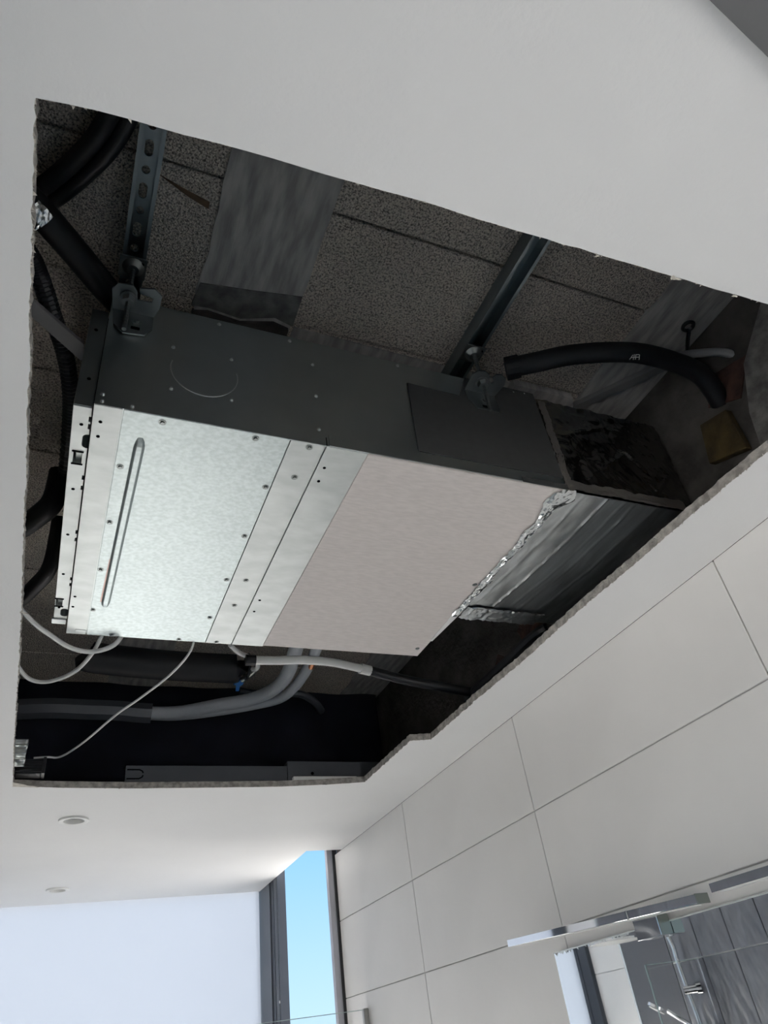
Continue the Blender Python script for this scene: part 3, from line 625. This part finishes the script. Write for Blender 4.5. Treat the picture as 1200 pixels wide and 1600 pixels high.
t = thing('valve', (.70, 2.97, 1.40), 'small blue tap on a short silver stub behind the unit', 'valve')
obj('stub', B().tube(smooth([(.75, 2.86, 1.42), (.735, 2.905, 1.41), (.705, 2.955, 1.40)], 5), .013, 10), 'zinc', t, sm=True)
obj('handle', B().box(.672, .712, 2.955, 2.985, 1.388, 1.406).prism([(.685, 2.985, 1.39), (.705, 2.985, 1.39), (.712, 3.05, 1.39), (.698, 3.055, 1.39)], (0, 0, .012)), 'blue', t)
cab('white_tube', [(.55, 2.50, 1.33), (.60, 2.56, 1.33), (.66, 2.60, 1.33), (.70, 2.66, 1.34), (.72, 2.75, 1.36), (.725, 2.84, 1.40)], .010, 'cable', 'thin white tube looping beside the blue tap', 'tube')
cab('pipe_shade_tube', [(-.34, 3.46, 1.43), (-.23, 3.44, 1.43), (-.072, 3.41, 1.43), (.094, 3.40, 1.425), (.22, 3.39, 1.42), (.30, 3.385, 1.412), (.37, 3.38, 1.408)], .049, 'darkmetal', 'dark tube added over the lagged pipes for their shade, at the left of the void', 'shade tube')  # dark tube added over the pipes, standing in for shadow on them
def shade_surf(u, v): return (XL+.02 + (XR-XL-.03)*u, 3.60 + .03*nz(u*9, v*2) + .012*math.sin(u*40+v*3), 1.03+.62*v)
tag(obj('shade_sheet', B().grid(shade_surf, 80, 8), 'navy', recalc=False, sm=True), 'near-black navy sheet added for the shade of the void behind the pipes', 'shade_sheet')  # near-black sheet added to stand in for the void's darkness
cab('vent_duct', [(.80, 3.42, 1.56), (.95, 3.44, 1.55), (1.10, 3.38, 1.54), (1.20, 3.42, 1.52), (1.27, 3.50, 1.50)], .020, 'darkmetal', 'dim dark hose low in the void near the right wall', 'hose')
# steel furring profiles above the far cut edge
def furring(x0, x1, z0, z1, y, lab):
    t = tag(obj('furring_profile', B().prism([(x0, y, z0), (x0, y, z1), (x0, y+.05, z1), (x0, y+.05, z1-.004), (x0, y+.004, z1-.004), (x0, y+.004, z0+.004), (x0, y+.05, z0+.004), (x0, y+.05, z0)], (x1-x0, 0, 0)), 'darkmetal', bevel=.0006), lab, 'metal profile', 'furring profiles on the far edge of the opening')
    return t
f1 = furring(.262, .978, 1.027, 1.098, 3.20, 'dark steel profile lying along the far cut edge, the longer one')
obj('slot_rim', B().tube([(.268, 3.199, 1.080), (.318, 3.199, 1.080), (.330, 3.199, 1.074), (.334, 3.199, 1.066)], .003, 5).tube([(.268, 3.199, 1.042), (.318, 3.199, 1.042), (.330, 3.199, 1.048), (.334, 3.199, 1.056)], .003, 5), 'hole', f1)
f2 = furring(.972, 1.60, 1.030, 1.118, 3.192, 'dark steel profile at the right end of the far cut edge, the taller one')
obj('hole', B().cyl((1.09, 3.1915, 1.062), (0, -1, 0), .007, .002, 10), 'hole', f2)
tag(obj('board_offcut', B().box(.99, 1.30, 3.165, 3.19, 1.0265, 1.040), 'whitep', bevel=.001), 'white strip of board lying on the far cut edge', 'board strip')
# cut steel stud end and black track in the far left corner
t = thing('stud_end', (-.15, 3.05, 1.027), 'shiny cut steel stud end in the far left corner of the opening', 'metal stud')
def se(u, v): return (-.185 + .06*u + .004*nz(v*6, 2), 3.03 + .012*math.sin(v*math.pi*4)**2 + .004*nz(u*4, v*9), 1.035 + .105*v)
b = B().grid(se, 8, 40); o = obj('web', b, 'bright', t, recalc=False, sm=True)
md = o.modifiers.new('thickness', 'SOLIDIFY'); md.thickness = .0015
obj('flange', B().box(-.187, -.125, 3.03, 3.09, 1.138, 1.141), 'bright', t)
t = thing('black_connector', (-.10, 3.10, 1.027), 'black ribbed cable connector in the far left corner', 'connector')
obj('body', B().box(-.155, -.062, 3.09, 3.15, 1.0275, 1.085), 'blackp', t, bevel=.003)
for k in range(4): obj('ridge', B().box(-.155, -.058, 3.084, 3.09, 1.034+.013*k, 1.041+.013*k), 'blackp', t)
obj('end_plate', B().box(-.061, -.050, 3.085, 3.15, 1.0275, 1.092), 'blackp', t)

# ================================================================== ROOM FITTINGS
for i, (x, y) in enumerate(DL):
    t = thing('downlight', (x, y, 1.0), ('round white recessed downlight nearer the hacked opening', 'round white recessed downlight nearer the window')[i], 'ceiling light', 'downlights')
    prof = [(.066, .9995), (.064, .992), (.056, .990), (.045, .993), (.040, 1.004), (.038, 1.016)]
    n = 32; vs = [(x+r*math.cos(2*math.pi*k/n), y+r*math.sin(2*math.pi*k/n), z) for r, z in prof for k in range(n)]
    obj('ring', B().add(vs, [[j*n+k, j*n+(k+1) % n, (j+1)*n+(k+1) % n, (j+1)*n+k] for j in range(len(prof)-1) for k in range(n)]), 'whitep', t, sm=True, recalc=False)
    obj('lens', B().cyl((x, y, 1.012), (0, 0, 1), .0385, .006, 24), 'lens', t)
t = thing('roller_blind', (.33, YF+.02, -.16), 'white translucent roller blind drawn down over the wide front window', 'blind')
obj('fabric', B().grid(lambda u, v: (XL+.05+(XN-XL-.05)*u, YF+.019, -.145+1.275*v), 1, 1), 'blind', t, recalc=False)
obj('roller', B().tube([(XL+.05, YF+.020, 1.145), (XN, YF+.020, 1.145)], .014, 16), 'whitep', t, sm=True)
obj('bottom_bar', B().box(XL+.05, XN, YF+.012, YF+.027, -.16, -.135), 'whitep', t)
# glass shower screen and its wall clip
t = thing('shower_screen', (1.1, 4.2, ZF), 'clear glass shower screen clipped to the tiled wall before the corner window', 'glass screen')
obj('glass', B().box(.62, 1.638, 4.196, 4.206, ZF+.002, .177), 'glass', t)
obj('glass_edge', B().box(.62, 1.638, 4.196, 4.206, .177, .180).box(.617, .62, 4.196, 4.206, ZF+.002, .18), 'gedge', t)
t2 = thing('shower_screen', (-.50, 4.22, ZF), 'clear glass shower screen seen in the mirror, beside the dark tiles', 'glass screen')
obj('glass', B().box(-.73, -.29, 4.236, 4.246, ZF+.002, .213), 'glass', t2)
obj('glass_edge', B().box(-.73, -.29, 4.236, 4.246, .213, .217).box(-.294, -.29, 4.236, 4.246, ZF+.002, .217), 'gedge', t2)
obj('clip', B().box(1.628, 1.6545, 4.188, 4.215, -.02, .184), 'steel', t, bevel=.002)
obj('clip', B().box(1.628, 1.6545, 4.188, 4.215, -1.9, -1.7), 'steel', t, bevel=.002)
# mirror
t = thing('mirror', (1.645, 1.4, -.62), 'large frameless mirror on the tiled wall under the chrome lights', 'mirror')
my = lambda z: 2.386 + .003*nz(z*9, 3)
pts = [(1.636, my(.185-.8*k/24), .185-.8*k/24) for k in range(25)]
obj('mirror_glass', B().prism([(1.636, .35, .185)] + pts + [(1.636, .35, -.615)], (.0185, 0, 0)), 'mirror', t)
obj('polished_edge', B().box(1.6335, 1.6545, .35, 2.386, .185, .1885), 'medge', t)
b = B(); r2 = random.Random(5)
for k in range(26):
    y = 2.38 - r2.random()**1.5*.40; b.prism([(1.6352, y, .1852), (1.6352, y-.012*r2.random()-.004, .1852), (1.6352, y-.008, .1852-.003-.006*r2.random())], (.0006, 0, 0))
cr_ = obj('chipped_rim', b, 'medge', t); cr_['kind'] = 'stuff'
# chrome mirror lights
def mlight(y0, y1, za, zb, yb, label, x0=1.556):
    t = thing('mirror_light', (1.60, (y0+y1)/2, .16), label, 'wall light', 'chrome lights over the mirror')
    h = .0215
    obj('bar', B().prism([(x0, y1, zb), (x0, y1, zb+h), (x0, y0, za+h), (x0, y0, za)], (.040, 0, 0)), 'chrome', t, bevel=.001)
    obj('end_cap', B().prism([(x0-.001, y0, za-.001), (x0-.001, y0, za+h+.001), (x0-.001, y0-.004, za+h+.001), (x0-.001, y0-.004, za-.001)], (.043, 0, 0)), 'chromed', t)
    obj('diffuser', B().prism([(x0+.006, y1-.02, zb-.002), (x0+.006, y0+.02, za-.002), (x0+.034, y0+.02, za-.002), (x0+.034, y1-.02, zb-.002)], (0, 0, .002)), 'whitep', t)
    zm = za + (zb-za)*(yb-y0)/(y1-y0)
    obj('bracket', B().box(1.594, 1.6345, yb-.052, yb+.052, zm-.052, zm-.001), 'chromed2', t, bevel=.001)
    obj('bracket_side', B().box(1.595, 1.6345, yb-.0555, yb-.0522, zm-.051, zm-.002), 'chromed', t)  # darker plate added to keep the sky's reflection off this side
    obj('band', B().tube([(x0-.0008, yb+.02, zm-.001), (x0-.0008, yb+.02, zm+h+.001)], .003, 6), 'chrome', t)
mlight(1.585, 2.540, .1965, .234, 1.845, 'chrome bar light over the mirror, the whole one in view')
mlight(.55, 1.530, .204, .210, 1.05, 'chrome bar light over the mirror, cut by the right picture edge', x0=1.560)
# shower fittings on the left wall, seen in the mirror
t = thing('shower_riser', (-.70, 4.37, -.60), 'chrome shower riser with overhead and hand shower on the dark tiles', 'shower')
obj('riser_pipe', B().tube(smooth([(-.68, 4.34, -.62), (-.68, 4.35, -.12), (-.68, 4.363, .057), (-.68, 4.372, .228), (-.68, 4.372, .32), (-.66, 4.395, .40), (-.58, 4.44, .435), (-.45, 4.53, .44)], 6), .0155, 10), 'chrome', t, sm=True)
obj('wall_bracket', B().cyl((-.738, 4.30, .060), (1, .9, 0), .036, .03, 16).cyl((-.72, 4.318, .060), (1, .9, 0), .026, .085, 16), 'chrome', t, sm=True)
hd = obj('overhead_shower', B().cyl((-.40, 4.60, .385), (0, 0, 1), .19, .012, 32, r2=.185).cyl((-.40, 4.60, .397), (0, 0, 1), .02, .05, 12), 'chrome', t, sm=True)
obj('nozzle_plate', B().cyl((-.40, 4.60, .383), (0, 0, 1), .175, .003, 32), 'whitep', hd)
hs = obj('hand_shower', B().tube(smooth([(-.66, 4.34, -.16), (-.58, 4.38, -.09), (-.54, 4.45, -.03)], 5), [.014]*11, 10).cyl((-.545, 4.54, .0), (.55, .35, -1), .060, .018, 20), 'chrome', t, sm=True)
obj('nozzle_plate', B().cyl((-.536, 4.545, -.017), (.55, .35, -1), .05, .004, 20), 'whitep', hs)
